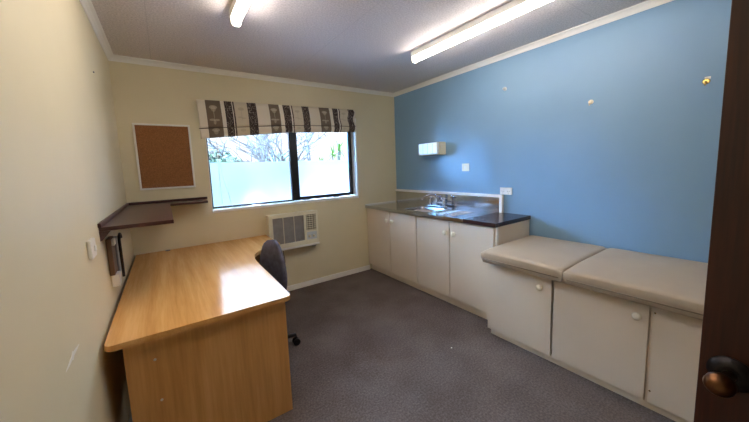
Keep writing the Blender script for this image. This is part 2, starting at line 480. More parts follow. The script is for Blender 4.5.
# ------------------------------------------------------------------ corner shelf
sh = thing('corner_shelf', (0, 0, 1.15), 'dark mahogany L-shaped corner shelf fixed above the desk', 'shelf')
ZS = 1.152
bm = bmesh.new()
add_prism(bm, [(.002, -.002), (.002, -1.37), (.312, -1.37), (.312, -.26), (.312, -.002)], ZS - .02, ZS, .002)
obj('shelf_board', bm, M['darkshelf'], sh)
box('shelf_board', (.313, -.235, ZS - .02), (.605, -.002, ZS), M['darkshelf'], sh, .002)
bm = bmesh.new()
add_box(bm, (.001, -1.385, ZS + .0005), (.013, -.014, ZS + .022), .002)
obj('wall_strip', bm, M['darkshelf'], sh)
box('wall_strip', (.001, -.013, ZS + .0005), (.625, -.001, ZS + .022), M['darkshelf'], sh, .002)
bm = bmesh.new()
add_prism(bm, [(.001, ZS - .0205), (.045, ZS - .0205), (.040, ZS - .027), (.010, ZS - .066), (.001, ZS - .069)], -1.372, -1.354, .002, axis='y')
obj('bracket', bm, M['darkshelf'], sh)
bm = bmesh.new()
add_prism(bm, [(.001, ZS - .0205), (.045, ZS - .0205), (.040, ZS - .027), (.010, ZS - .066), (.001, ZS - .069)], -.40, -.382, .002, axis='y')
obj('bracket', bm, M['darkshelf'], sh)

# ------------------------------------------------------------------ wall-mounted holder under shelf
hd = thing('wall_holder', (0, -1.15, .8), 'narrow brown and black wall-mounted holder under the corner shelf', 'wall holder')
box('back_panel', (.001, -1.245, .87), (.024, -1.135, 1.07), M['brownpanel'], hd, .004)
tag(box('clip', (.0245, -1.24, 1.03), (.036, -1.18, 1.066), M['white'], hd, .003), 'white clip')
tag(box('clip', (.001, -1.22, .80), (.036, -1.15, .869), M['white'], hd, .003), 'white clip')
bm = bmesh.new()
add_box(bm, (.001, -1.12, .84), (.030, -1.02, 1.05), .008)
tag(obj('case', bm, M['grey'], hd), 'grey case')
bm = bmesh.new()
path = [(.045, -1.125, .825), (.045, -1.125, 1.04)] + [(.045, -1.085 - .04 * math.cos(a), 1.04 + .03 * math.sin(a)) for a in (PI*.25, PI*.5, PI*.75, PI)]
add_ring(bm, path, .007, 8)
obj('tube', bm, M['black'], hd)

# ------------------------------------------------------------------ light switch & small wall marks on the left wall
ls = thing('light_switch', (0, -1.62, 1.1), 'white light switch on the left wall near the shelf', 'light switch')
box('switch_plate', (.0005, -1.660, 1.058), (.016, -1.570, 1.138), M['white'], ls, .005)
box('rocker', (.016, -1.625, 1.085), (.023, -1.602, 1.111), M['white'], ls, .003)
bm = bmesh.new()
vs = []
ptsU = [(-1.962, .842), (-1.995, .846), (-2.03, .850), (-2.04, .857), (-2.052, .848), (-2.09, .842), (-2.125, .836), (-2.09, .834), (-2.055, .836), (-2.045, .830), (-2.03, .838), (-1.995, .838)]
add_prism(bm, ptsU, .0003, .0018, axis='x')
tag(obj('wall_scuff', bm, M['scuff']), 'thin pale plaster scuff low on the left wall', 'wall mark')
bm = bmesh.new()
add_lathe(bm, [(0, .004), (.004, .005), (.006, .003)], (.0003, -.875, 2.022), (1, 0, 0), 10)
tag(obj('wall_nail', bm, M['grey']), 'tiny nail high on the left wall near the cornice', 'nail')

# ------------------------------------------------------------------ desk
dk = thing('corner_desk', (.4, -.9, 0), 'beech laminate L-shaped corner desk against the left wall', 'desk')
ZD = .705
def arc(cx, cy, r, a0, a1, n=6):
    return [(cx + r * math.cos(a0 + (a1 - a0) * i / n), cy + r * math.sin(a0 + (a1 - a0) * i / n)) for i in range(n + 1)]
YD = -1.738
poly = [(.018, -.004), ] + arc(.048, YD + .03, .03, PI, 1.5 * PI) + arc(.785, YD + .03, .03, 1.5 * PI, 2 * PI)
poly += [(.822, -1.30), (.824, -1.05), (.828, -.92), (.838, -.82), (.858, -.745), (.892, -.68), (.95, -.62), (1.02, -.58), (1.09, -.55), (1.135, -.53), (1.155, -.50), (1.16, -.46), (1.16, -.004)]
bm = bmesh.new(); add_prism(bm, poly, ZD - .026, ZD, .003)
obj('desktop', bm, M['beech'], dk)
bm = bmesh.new(); add_box(bm, (.072, YD + .043, 0), (.789, YD + .061, ZD - .0265), .001)
ep = obj('end_panel', bm, M['beech_v'], dk)
for (sx_, sz_) in ((.178, .566), (.185, .365)):
    bm = bmesh.new(); add_lathe(bm, [(0, .006), (.0015, .006), (.003, .003)], (sx_, YD + .043, sz_), (0, -1, 0), 12)
    tag(obj('screw_cap', bm, M['white'], ep), 'white screw cap')
box('end_panel', (1.12, -.48, 0), (1.138, -.03, ZD - .0265), M['beech_v'], dk)
box('modesty_panel', (.072, YD + .0615, .25), (.090, -.35, ZD - .0265), M['beech_v'], dk)
box('modesty_panel', (.095, -.10, .25), (1.119, -.082, ZD - .0265), M['beech_v'], dk)
bm = bmesh.new()
add_prism(bm, arc(.255, -.030, .022, 0, 2 * PI, 20)[:-1], ZD + .0002, ZD + .003)
tag(obj('cable_grommet', bm, M['bronze'], dk), 'dark cable port')

# ------------------------------------------------------------------ office chair (faces the left wall, tucked into the curve)
ch = thing('office_chair', (.715, -1.07, 0), 'dark grey upholstered office chair tucked behind the desk curve', 'office chair')
cx, cy = .715, -1.07
bm = bmesh.new()
add_lathe(bm, [(0, .035), (.03, .04), (.05, .028), (.36, .024), (.37, .03)], (cx, cy, .07), (0, 0, 1), 16)
obj('gas_lift', bm, M['black'], ch)
bm = bmesh.new()
for k in range(5):
    a = math.radians(-23 + 72 * k)
    d_ = Vector((math.cos(a), math.sin(a), 0))
    add_ring(bm, [Vector((cx, cy, .115)) + d_ * .02, Vector((cx, cy, .105)) + d_ * .15, Vector((cx, cy, .082)) + d_ * .335], [.026, .021, .015], 8)
obj('star_base', bm, M['black'], ch)
for k in range(5):
    a = math.radians(-23 + 72 * k)
    d_ = Vector((math.cos(a), math.sin(a), 0)); s_ = Vector((-d_.y, d_.x, 0))
    bm = bmesh.new(); c0 = Vector((cx, cy, .028)) + d_ * .335
    for q in (-.018, .018):
        add_lathe(bm, [(-.009, .022), (-.007, .027), (.007, .027), (.009, .022)], c0 + s_ * q, s_, 16)
    add_ring(bm, [c0, c0 + Vector((0, 0, .05))], .007, 8)
    obj('castor', bm, M['black'], ch)
bm = bmesh.new(); add_box(bm, (cx - .24, cy - .235, .425), (cx + .20, cy + .235, .495), .03, 4)
so = obj('seat', bm, M['fabric'], ch, True)
bm = bmesh.new(); add_box(bm, (cx - .09, cy - .08, .395), (cx + .12, cy + .08, .424), .008)
add_ring(bm, [(cx + .02, cy - .08, .405), (cx + .05, cy - .20, .40), (cx + .06, cy - .27, .405)], .007, 8)
tag(obj('mechanism', bm, M['grey'], ch), 'grey tilt mechanism and lever')
bm = bmesh.new(); add_ring(bm, [(cx + .10, cy, .41), (cx + .22, cy, .405), (cx + .292, cy, .45), (cx + .292, cy, .66)], .014, 8)
obj('back_spine', bm, M['black'], ch)
def backrest():
    bm = bmesh.new(); n, m_ = 18, 14
    fr, bk = [], []
    for j_ in range(m_ + 1):
        t = j_ / m_; z = .47 + .385 * t
        hw = .19 * (1 - .58 * t ** 1.8) * (1 - .25 * (1 - t) ** 4)
        if t > .85: hw *= math.sqrt(max(0.03, 1 - ((t - .85) / .155) ** 2)) * .55 + .45
        ra, rb = [], []
        for i in range(n + 1):
            s = -1 + 2 * i / n
            y = s * hw; curve = -.035 * s * s
            x = .262 + curve + .010 * t
            th = .034 * math.sqrt(max(0.04, 1 - abs(s) ** 4)) * math.sqrt(max(.04, 1 - abs(2 * t - 1) ** 6))
            ra.append(bm.verts.new((cx + x - th, cy + y, z))); rb.append(bm.verts.new((cx + x + th * .6, cy + y, z)))
        fr.append(ra); bk.append(rb)
    for g in (fr, bk):
        for j_ in range(m_):
            for i in range(n): bm.faces.new((g[j_][i], g[j_][i+1], g[j_+1][i+1], g[j_+1][i]))
    for i in range(n):
        bm.faces.new((fr[0][i], fr[0][i+1], bk[0][i+1], bk[0][i])); bm.faces.new((fr[m_][i], fr[m_][i+1], bk[m_][i+1], bk[m_][i]))
    for j_ in range(m_):
        bm.faces.new((fr[j_][0], fr[j_+1][0], bk[j_+1][0], bk[j_][0])); bm.faces.new((fr[j_][n], fr[j_+1][n], bk[j_+1][n], bk[j_][n]))
    return bm
obj('backrest', backrest(), M['fabric'], ch, True)

ca_ = math.radians(21)
TC = Matrix.Rotation(ca_, 4, 'Z')
for o in ch.children:
    o.data.transform(TC)

# ------------------------------------------------------------------ window air conditioner
ac = thing('air_conditioner', (1.45, 0, .55), 'cream window air conditioner with grey grille set in the end wall', 'air conditioner')
ax0, ax1, az0, az1, ay = 1.172, 1.735, .55, .922, -.125
bm = bmesh.new(); add_box(bm, (ax0, ay + .02, az0), (ax1, -.001, az1), .006)
obj('casing', bm, M['acbody'], ac)
# front bezel as a frame
gx0, gx1, gz0, gz1 = ax0 + .03, 1.572, az0 + .045, az1 - .035
vx0, vx1 = 1.592, ax1 - .02
bm = bmesh.new()
def fbox(a, b_, c, d_): add_box(bm, (a, ay, c), (b_, ay + .0195, d_), .0)
fbox(ax0 - .004, ax1 + .004, az1 - .035, az1 + .003); fbox(ax0 - .004, ax1 + .004, az0 - .003, az0 + .045)
fbox(ax0 - .004, gx0, az0 + .045, az1 - .035); fbox(gx1, vx0, az0 + .045, az1 - .035); fbox(vx1, ax1 + .004, az0 + .045, az1 - .035)
fbox(vx0, vx1, .685, .70)
bez = obj('front_bezel', bm, M['acbody'], ac)
bm = bmesh.new()
add_box(bm, (gx0, ay + .012, gz0), (gx1, ay + .0192, gz1))
for k in range(27):
    z = gz0 + .006 + k * (gz1 - gz0 - .012) / 26
    add_box(bm, (gx0, ay + .006, z - .0028), (gx1, ay + .012, z + .0028))
gr = obj('intake_grille', bm, M['grille'], ac)
for k in range(4):
    x = gx0 + (gx1 - gx0) * (k / 3); x = min(max(x, gx0 + .004), gx1 - .004)
    box('grille_bar', (x - .004, ay + .001, gz0), (x + .004, ay + .0058, gz1), M['acbody'], gr)
bm = bmesh.new(); add_box(bm, (vx0, ay + .016, .70), (vx1, ay + .0192, gz1))
vent = obj('air_outlet', bm, M['seam'], ac)
bm = bmesh.new()
for k in range(8):
    z = .70 + (k + .5) * (gz1 - .70) / 8
    vs = add_box(bm, (vx0, ay + .002, z - .0065), (vx1, ay + .015, z + .0005))
for k in range(4):
    x = vx0 + (k + .5) * (vx1 - vx0) / 4
    add_box(bm, (x - .0015, ay + .0035, .70), (x + .0015, ay + .0145, gz1))
obj('louvre', bm, M['acbody'], vent)
cp = box('control_panel', (vx0, ay + .004, gz0), (vx1, ay + .0192, .685), M['display'], ac, .002)
for kx in (vx0 + .035, vx1 - .035):
    bm = bmesh.new(); add_lathe(bm, [(0, .016), (.010, .014), (.012, .010)], (kx, ay + .004, gz0 + .038), (0, -1, 0), 16)
    obj('dial', bm, M['acbody'], cp)
bm = bmesh.new(); add_box(bm, (ax0 - .012, ay + .004, az0 - .028), (ax1 + .012, -.001, az0 - .004), .003)
obj('support_ledge', bm, M['trim'], ac)
bm = bmesh.new()
add_ring(bm, [(1.335, -.02, az0 - .03), (1.337, -.018, .47), (1.350, -.016, .38), (1.345, -.016, .31), (1.325, -.014, .25), (1.30, -.012, .20)], .004, 8)
obj('power_cord', bm, M['beigecable'], ac)
bm = bmesh.new()
add_ring(bm, [(ax1 - .06, -.03, az0 - .03), (ax1 - .04, -.03, az0 - .055), (ax1 + .0, -.03, az0 - .062), (ax1 + .02, -.025, az0 - .03), (ax1 + .018, -.02, az0 + .01)], .005, 8)
obj('drain_hose', bm, M['grey'], ac)

# ------------------------------------------------------------------ knob helper
def add_knob(parent, p, s=1.0, d=(-1, 0, 0)):
    bm = bmesh.new()
    add_lathe(bm, [(0, .010 * s), (.004, .010 * s), (.007, .007 * s), (.012, .0085 * s), (.016, .0165 * s), (.021, .019 * s), (.026, .0165 * s), (.0295, .009 * s), (.030, .001)], p, d, 18)
    return obj('knob', bm, M['knob'], parent)

# ------------------------------------------------------------------ kitchen unit
KX = 2.515    # door faces
kc = thing('sink_cabinet', (2.78, -.94, 0), 'cream four-door base cabinet under the sink worktop', 'cabinet')
bm = bmesh.new(); add_box(bm, (KX + .075, -1.868, .086), (W - .002, -.020, .840))
for q in ((-1.885, -1.869), (-.0195, -.003)): add_box(bm, (KX + .0185, q[0], .085), (W - .002, q[1], .858))
for q in ((.085, .100), (.842, .858)): add_box(bm, (KX + .0185, -1.868, q[0]), (W - .002, -.020, q[1]))
obj('carcass', bm, M['cab'], kc)
bm = bmesh.new(); add_box(bm, (KX + .05, -1.88, 0), (W - .01, -.004, .0845))
obj('plinth', bm, M['cab'], kc)
for k, (a, c, ky) in enumerate(((-.012, -.490, -.445), (-.496, -.948, -.545), (-.956, -1.402, -1.365), (-1.408, -1.872, -1.462))):
    d_ = box('door', (KX, c + .002, .092), (KX + .018, a - .002, .852), M['cab'], kc, .002)
    add_knob(d_, (KX, ky, .738), 1.5)
tag(box('end_trim', (KX + .004, -1.893, .085), (KX + .03, -1.8855, .858), M['trim'], kc), 'pale end strip')

# worktop (stainless left part) and dark laminate right part
CX0, ZC = 2.494, .895
wt = thing('sink_worktop', (2.78, -.8, ZC), 'stainless steel sink worktop with bowl and splashback', 'worktop')
SY = -1.575
bx0, bx1, by0, by1 = 2.585, 2.90, -1.05, -.66
bm = bmesh.new()
def ringtop(bm, outer, inner, z):
    (ox0, oy0, ox1, oy1), (ix0, iy0, ix1, iy1) = outer, inner
    o_ = [bm.verts.new(p) for p in ((ox0, oy0, z), (ox1, oy0, z), (ox1, oy1, z), (ox0, oy1, z))]
    rad, n = .05, 5
    inn = []
    for (qx, qy, a0) in ((ix0 + rad, iy0 + rad, PI), (ix1 - rad, iy0 + rad, 1.5 * PI), (ix1 - rad, iy1 - rad, 0), (ix0 + rad, iy1 - rad, .5 * PI)):
        inn.append([(qx + rad * math.cos(a0 + .5 * PI * i / n), qy + rad * math.sin(a0 + .5 * PI * i / n)) for i in range(n + 1)])
    iv = [[bm.verts.new((x, y, z)) for x, y in c] for c in inn]
    for k in range(4):
        for i in range(n): bm.faces.new((o_[k], iv[k][i], iv[k][i + 1]))
        bm.faces.new((o_[k], iv[k][-1], iv[(k + 1) % 4][0], o_[(k + 1) % 4]))
    loop = [v_ for c in iv for v_ in c]
    return o_, loop
o_, loop = ringtop(bm, (CX0, SY, W - .002, -.003), (bx0, by0, bx1, by1), ZC)
low = [bm.verts.new((v_.co.x, v_.co.y, ZC - .034)) for v_ in o_]
for k in range(4): bm.faces.new((o_[k], o_[(k + 1) % 4], low[(k + 1) % 4], low[k]))
cxx, cyy = (bx0 + bx1) / 2, (by0 + by1) / 2
prev = loop
for (dz, sc_) in ((-.006, .985), (-.10, .955), (-.145, .92), (-.155, .85)):
    cur = [bm.verts.new((cxx + (v_.co.x - cxx) * sc_, cyy + (v_.co.y - cyy) * sc_, ZC + dz)) for v_ in loop]
    n = len(loop)
    for i in range(n):
        f = bm.faces.new((prev[i], prev[(i + 1) % n], cur[(i + 1) % n], cur[i])); f.smooth = True
    prev = cur
bm.faces.new(prev)
steel = obj('sink_top', bm, M['steel'], wt)
bm = bmesh.new()
for k in range(7):      # raised drainer ribs
    y = by0 - .045
    x = bx0 + .02 + k * .045
    add_ring(bm, [(x, y, ZC + .0006), (x, y - .32, ZC + .0006)], .003, 6)
obj('drainer_ribs', bm, M['steel'], steel)
bm = bmesh.new(); add_lathe(bm, [(0, .035), (.003, .038), (.005, .030)], (cxx, cyy, ZC - .153), (0, 0, 1), 20)
obj('drain', bm, M['chrome'], steel)
box('splashback', (W - .012, -1.60, ZC + .0005), (W - .001, -.003, 1.045), M['steel'], wt)
bm = bmesh.new()
add_box(bm, (W - .030, -1.632, 1.0455), (W - .001, -.003, 1.074), .003)
obj('splash_trim', bm, M['trim'], wt)
box('splash_trim', (W - .030, -1.632, ZC + .001), (W - .001, -1.6005, 1.0455), M['trim'], wt, .002)
box('side_upstand', (CX0 + .004, -.012, ZC + .0005), (W - .032, -.0005, ZC + .016), M['trim'], wt, .002)
dt = thing('dark_worktop', (2.78, -1.68, ZC), 'dark brown laminate end of the worktop next to the steel sink', 'worktop')
box('top', (CX0, -1.897, ZC - .034), (W - .002, SY - .003, ZC + .001), M['darktop'], dt, .003)
tag(box('joint_strip', (CX0 - .002, SY - .0028, ZC - .034), (W - .034, SY - .0002, ZC + .002), M['chrome'], dt), 'thin metal joint strip')

# tap: wall of two cross-handled valves and a swivel spout
tp = thing('mixer_tap', (2.96, -.85, ZC), 'chrome mixer tap with two cross handles behind the sink bowl', 'tap')
bm = bmesh.new()
add_box(bm, (2.935, -.985, ZC + .0005), (2.985, -.715, ZC + .022), .01, 3)
add_ring(bm, [(2.96, -.96, ZC + .055), (2.96, -.74, ZC + .055)], .010, 10)
body = obj('body', bm, M['chrome'], tp)
for y in (-.955, -.745):
    bm = bmesh.new(); add_lathe(bm, [(0, .020), (.03, .018), (.05, .014), (.065, .016), (.075, .014)], (2.96, y, ZC + .02), (0, 0, 1), 16)
    vb = obj('valve', bm, M['chrome'], tp)
    bm = bmesh.new()
    for a in (.4, .4 + PI / 2):
        dx, dy = math.cos(a) * .034, math.sin(a) * .034
        add_ring(bm, [(2.96 - dx, y - dy, ZC + .105), (2.96, y, ZC + .107), (2.96 + dx, y + dy, ZC + .105)], [.008, .006, .008], 8)
    add_lathe(bm, [(0, .014), (.018, .015), (.026, .008)], (2.96, y, ZC + .094), (0, 0, 1), 14)
    obj('cross_handle', bm, M['chrome'], vb)
bm = bmesh.new()
add_ring(bm, [(2.96, -.85, ZC + .02), (2.96, -.85, ZC + .10), (2.95, -.84, ZC + .135), (2.92, -.815, ZC + .152), (2.87, -.78, ZC + .145), (2.83, -.755, ZC + .12), (2.815, -.745, ZC + .09)], [.013, .012, .011, .010, .010, .010, .011], 10)
obj('spout', bm, M['chrome'], tp)

# ------------------------------------------------------------------ wall box and plates on the blue wall
wb = thing('wall_dispenser', (W, -.76, 1.5), 'white plastic wall-mounted dispenser box above the sink', 'dispenser')
fx = 2.905
bm = bmesh.new(); add_box(bm, (fx + .045, -.913, 1.512), (W - .0005, -.607, 1.657), .006)
obj('housing', bm, M['ivory'], wb)
bm = bmesh.new(); add_box(bm, (fx, -.911, 1.517), (fx + .043, -.609, 1.655), .012, 3)
fc = obj('front_cover', bm, M['white'], wb)
for y in (-.688, -.764, -.840):
    box('groove', (fx - .0006, y - .0015, 1.53), (fx + .004, y + .0015, 1.642), M['grey'], fc)
box('bottom_slot', (fx + .06, -.89, 1.508), (W - .03, -.63, 1.5118), M['seam'], wb)
sp = thing('blank_wall_plate', (W, -1.187, 1.355), 'small square white plate on the blue wall right of the dispenser', 'wall plate')
box('plate', (W - .010, -1.232, 1.312), (W - .0005, -1.142, 1.396), M['ivory'], sp, .003)
box('switch_rocker', (W - .0145, -1.198, 1.340), (W - .0101, -1.176, 1.368), M['white'], sp, .002)
op_ = thing('double_socket', (W, -1.655, 1.11), 'white double power socket above the right end of the splashback', 'power socket')
pl = box('plate', (W - .012, -1.717, 1.077), (W - .0005, -1.597, 1.146), M['white'], op_, .003)
for y in (-1.685, -1.628):
    bm = bmesh.new()
    for (dy, dz, rot) in ((-.009, .004, .5), (.009, .004, -.5), (0, -.014, 0)):
        c_, s__ = math.cos(rot), math.sin(rot)
        add_prism(bm, [(y + dy + u_ * c_ - v_ * s__, 1.105 + dz + u_ * s__ + v_ * c_) for u_, v_ in ((-.0013, -.005), (.0013, -.005), (.0013, .005), (-.0013, .005))], W - .0126, W - .0119, axis='x')
    obj('socket_pins', bm, M['seam'], pl)
    box('switch_rocker', (W - .0155, y - .006, 1.124), (W - .0121, y + .006, 1.138), M['white'], pl, .001)

def wall_hook(y, z, name, label, mat, hook):
    t = thing(name, (W, y, z), label, 'wall hook')
    bm = bmesh.new(); add_lathe(bm, [(0, .017), (.003, .017), (.006, .012)], (W - .0003, y, z), (-1, 0, 0), 16)
    obj('base', bm, mat, t)
    bm = bmesh.new()
    if hook:
        add_ring(bm, [(W - .005, y, z), (W - .026, y, z - .004), (W - .034, y, z - .014), (W - .03, y, z - .026), (W - .022, y, z - .024)], .0035, 8)
    else:
        add_lathe(bm, [(0, .006), (.012, .006), (.016, .011), (.024, .009), (.026, .002)], (W - .005, y, z), (-1, 0, 0), 12)
    obj('hook', bm, mat, t)
wall_hook(-1.632, 2.082, 'picture_peg', 'small white peg on the blue wall, nearest the window of three', M['white'], False)
wall_hook(-2.325, 1.822, 'cup_hook', 'small ivory hook in the middle of the blue wall', M['ivory'], True)
wall_hook(-2.908, 1.825, 'brass_hook', 'small brass hook on the blue wall beside the dark door', M['goldbrass'], True)
bm = bmesh.new(); add_box(bm, (W - .0015, -2.925, 1.838), (W - .0004, -2.90, 1.852))
tag(obj('paint_chip', bm, M['scuff']), 'pale paint chip just above the brass hook', 'wall mark')

# ------------------------------------------------------------------ examination couch
EX = 2.375
ec = thing('couch_cabinet', (2.72, -2.6, 0), 'cream three-door cabinet under the examination cushions', 'cabinet')
bm = bmesh.new(); add_box(bm, (EX + .075, -3.348, .047), (W - .002, -1.929, .600))
for q in ((-3.365, -3.349), (-1.928, -1.912)): add_box(bm, (EX + .0185, q[0], .046), (W - .002, q[1], .6195))
add_box(bm, (EX + .012, -2.880, .0605), (EX + .06, -2.868, .5845))
for q in ((.046, .060), (.585, .6195)): add_box(bm, (EX + .0185, -3.348, q[0]), (W - .002, -1.929, q[1]))
obj('carcass', bm, M['cab'], ec)
bm = bmesh.new(); add_box(bm, (EX + .024, -3.36, 0), (W - .01, -1.925, .0455))
obj('plinth', bm, M['cab'], ec)
for k, (a, c, ky) in enumerate(((-1.910, -2.383, -2.312), (-2.397, -2.866, -2.820), (-2.882, -3.355, None))):
    d_ = box('door', (EX, c, .050), (EX + .018, a, .600), M['cab'], ec, .002)
    if ky: add_knob(d_, (EX, ky, .527), 1.15)
    else:
        add_knob(d_, (EX, -3.31, .527), 1.15)
        for z in (.565, .12):
            bm = bmesh.new(); add_lathe(bm, [(0, .005), (.002, .004)], (EX, a - .006, z), (-1, 0, 0), 10)
            obj('hinge_pin', bm, M['goldbrass'], d_)
def cushion(y0, y1, loc, label):
    """padded vinyl top, crowned, with piping round the lower edge"""
    t = thing('couch_cushion', loc, label, 'cushion', None)
    x0, x1 = 2.298, W - .004
    nx_, ny_ = 26, 26
    bm = bmesh.new(); g = []
    zb = .620
    for j_ in range(ny_ + 1):
        row = []
        for i in range(nx_ + 1):
            u, v_ = i / nx_ * 2 - 1, j_ / ny_ * 2 - 1
            # finer spacing near the edges
            uu = math.sin(u * PI / 2); vv = math.sin(v_ * PI / 2)
            eu = max(0, 1 - (1 - abs(uu)) / .09); ev = max(0, 1 - (1 - abs(vv)) / .11)
            r_ = min(1, math.hypot(eu, ev))
            z = .708 + .024 * (1 - uu * uu) ** .8 * (1 - vv * vv * .8) + .010 * (1 + uu) * .5 - .014 * (1 - math.sqrt(max(0, 1 - r_ ** 2.2)))
            z += .0015 * math.sin(uu * 5 + vv * 3)
            row.append(bm.verts.new(((x0 + x1) / 2 + uu * (x1 - x0) / 2, (y0 + y1) / 2 + vv * (y1 - y0) / 2, z)))
        g.append(row)
    for j_ in range(ny_):
        for i in range(nx_):
            f = bm.faces.new((g[j_][i], g[j_][i+1], g[j_+1][i+1], g[j_+1][i])); f.smooth = True
    rim = [g[0][i] for i in range(nx_)] + [g[j_][nx_] for j_ in range(ny_)] + [g[ny_][i] for i in range(nx_, 0, -1)] + [g[j_][0] for j_ in range(ny_, 0, -1)]
    cxm, cym = (x0 + x1) / 2, (y0 + y1) / 2
    def sc(v_, k): return (min(max(v_.co.x, x0 + k), x1 - k), min(max(v_.co.y, y0 + k), y1 - k))
    prev = rim
    for (k, z) in ((0.0, .654), (.008, .632), (.012, zb)):
        cur = [bm.verts.new((*sc(v_, k), z)) for v_ in rim]
        n = len(rim)
        for i in range(n):
            f = bm.faces.new((prev[i], prev[(i+1) % n], cur[(i+1) % n], cur[i])); f.smooth = True
        prev = cur
    bm.faces.new(prev)
    pad = obj('padded_top', bm, M['vinyl'], t)
    bm = bmesh.new()
    add_ring(bm, [(x0 + .001, y1 - .02, .650), (x0 + .001, y0 + .02, .650)], .0035, 8)
    obj('piping', bm, M['vinyl_pipe'], pad)
    return t
cushion(-2.472, -1.899, (2.68, -2.19, .62), 'shorter taupe vinyl couch cushion next to the sink cabinet')
cushion(-3.40, -2.478, (2.68, -2.94, .62), 'longer taupe vinyl couch cushion running behind the dark door')

# ------------------------------------------------------------------ ceiling lights
def batten(x, y0, y1, label):
    t = thing('ceiling_light', (x, (y0 + y1) / 2, H), label, 'ceiling light', 'fluorescent battens')
    bm = bmesh.new(); add_box(bm, (x - .036, y0, H - .045), (x + .036, y1, H - .0005), .004)
    obj('batten_body', bm, M['white'], t)
    bm = bmesh.new()
    add_prism(bm, [(x + .0215 * math.cos(2 * PI * k / 16), H - .068 + .0215 * math.sin(2 * PI * k / 16)) for k in range(16)], y0 + .012, y1 - .012, .006, axis='y')
    obj('diffuser', bm, M['tube'], t, False)
    for e in (y0 + .001, y1 - .0105):
        bm = bmesh.new(); add_prism(bm, [(x - .030, H - .0455), (x + .030, H - .0455), (x + .030, H - .075), (x + .018, H - .092), (x - .018, H - .092), (x - .030, H - .075)], e, e + .0095, .001, axis='y')
        obj('lamp_holder', bm, M['white'], t)
batten(2.250, -2.76, -1.245, 'long fluorescent ceiling light nearer the blue wall')
batten(.760, -2.72, -1.205, 'fluorescent ceiling light nearer the left wall, mostly out of frame')

# ------------------------------------------------------------------ door_1 open into the room, with its knob
dr = tag(thing('door_1', (1.178, -3.94, 0), 'dark stained wooden door standing open at right', None), kind='structure')
DX, DE = 1.160, -3.187
dl = box('door_leaf', (DX, DE - .76, .008), (DX + .036, DE, 1.99), M['door'], dr, .002)
ky, kz = DE - .043, .970
kn = bpy.data.objects.new('door_knob', None); COL.objects.link(kn); kn.parent = dr
kn.location = Vector((DX, ky, kz)) - Vector((1.178, -3.94, 0))
tag(kn, 'brass knob on a dark rose')
bm = bmesh.new(); add_lathe(bm, [(0, .032), (.003, .032), (.006, .027), (.010, .024), (.013, .016)], (DX, ky, kz), (-1, 0, 0), 28)
tag(obj('rose', bm, M['bronze'], kn), 'dark bronze rose')
bm = bmesh.new(); add_lathe(bm, [(.012, .010), (.028, .009), (.036, .012), (.044, .0165), (.053, .020), (.064, .020), (.072, .0165), (.077, .010), (.0785, .002)], (DX, ky, kz), (-1, 0, 0), 28)
tag(obj('handle', bm, M['brass'], kn), 'worn brass knob')
# the leaf stands a little past square: turn it about its free edge
ang = math.radians(-8)
T = Matrix.Translation((DX, DE, 0)) @ Matrix.Rotation(ang, 4, 'Z') @ Matrix.Translation((-DX, -DE, 0))
def spin(o):
    w_ = parent_world(o)
    o.data.transform(Matrix.Translation(-w_) @ T @ Matrix.Translation(w_))
spin(dl)
for c_ in kn.children: spin(c_)
bm = bmesh.new()
add_box(bm, (.225, YF - .105, 0), (.252, YF + .012, 2.03)); add_box(bm, (1.076, YF - .105, 0), (1.105, YF + .012, 2.03)); add_box(bm, (.225, YF - .105, 2.005), (1.105, YF + .012, 2.06))
tag(struct('trim_5', bm, M['door']), 'dark door frame behind the camera')

# lint speck on the carpet
bm = bmesh.new(); bmesh.ops.create_icosphere(bm, subdivisions=1, radius=.006)
bmesh.ops.scale(bm, vec=(1, 1, .4), verts=bm.verts); bmesh.ops.translate(bm, vec=(1.985, -1.865, .0025), verts=bm.verts)
tag(obj('lint_speck', bm, M['scuff']), 'tiny pale speck of lint on the open carpet', 'lint')

# ------------------------------------------------------------------ outside
sbox('ground_outside', (-12, .25, -.5), (18, 26, -.4), M['lawn'], 'pale concrete yard outside the window')
def tree(x, y, h, spread, seed, label, levels=5, r0=.07):
    rnd = random.Random(seed)
    t = thing('bare_tree', (x, y, -.4), label, 'tree')
    bm = bmesh.new(); tw = bmesh.new()
    def grow(p, d, L, r, lv):
        pts = [p]; q = p.copy(); dd = d.copy()
        for _ in range(4):
            dd = (dd + Vector((rnd.uniform(-.22, .22), rnd.uniform(-.22, .22), rnd.uniform(-.12, .14)))).normalized()
            q = q + dd * L / 4; pts.append(q.copy())
        add_ring(bm if lv < 3 else tw, pts, [r, r * .92, r * .84, r * .75, r * .66], 6 if lv < 3 else 4, False)
        if lv >= levels: return
        nb = 3 if lv < 3 else 3
        for k in range(nb):
            s = pts[rnd.choice((2, 3, 4, 4))]
            nd = (dd + Vector((rnd.uniform(-1, 1) * spread, rnd.uniform(-1, 1) * spread, rnd.uniform(-.35, .45)))).normalized()
            grow(s.copy(), nd, L * rnd.uniform(.62, .85), r * .62, lv + 1)
    for k in range(4):
        a = rnd.uniform(0, 2 * PI)
        grow(Vector((x, y, .3)), Vector((math.cos(a) * .9, math.sin(a) * .5, .75)).normalized(), h * .42, r0 * .7, 1)
    add_ring(bm, [(x, y, -.4), (x, y, 0), (x, y, .35)], [r0 * 1.3, r0, r0 * .95], 8)
    obj('trunk', bm, M['bark'], t); obj('twigs', tw, M['bark'], t)
tree(2.05, 3.4, 2.6, .8, 3, 'bare pale-branched tree outside the left pane', 5, .09)
tree(3.9, 4.6, 3.1, .9, 11, 'bare twiggy tree outside the sliding pane', 5, .07)
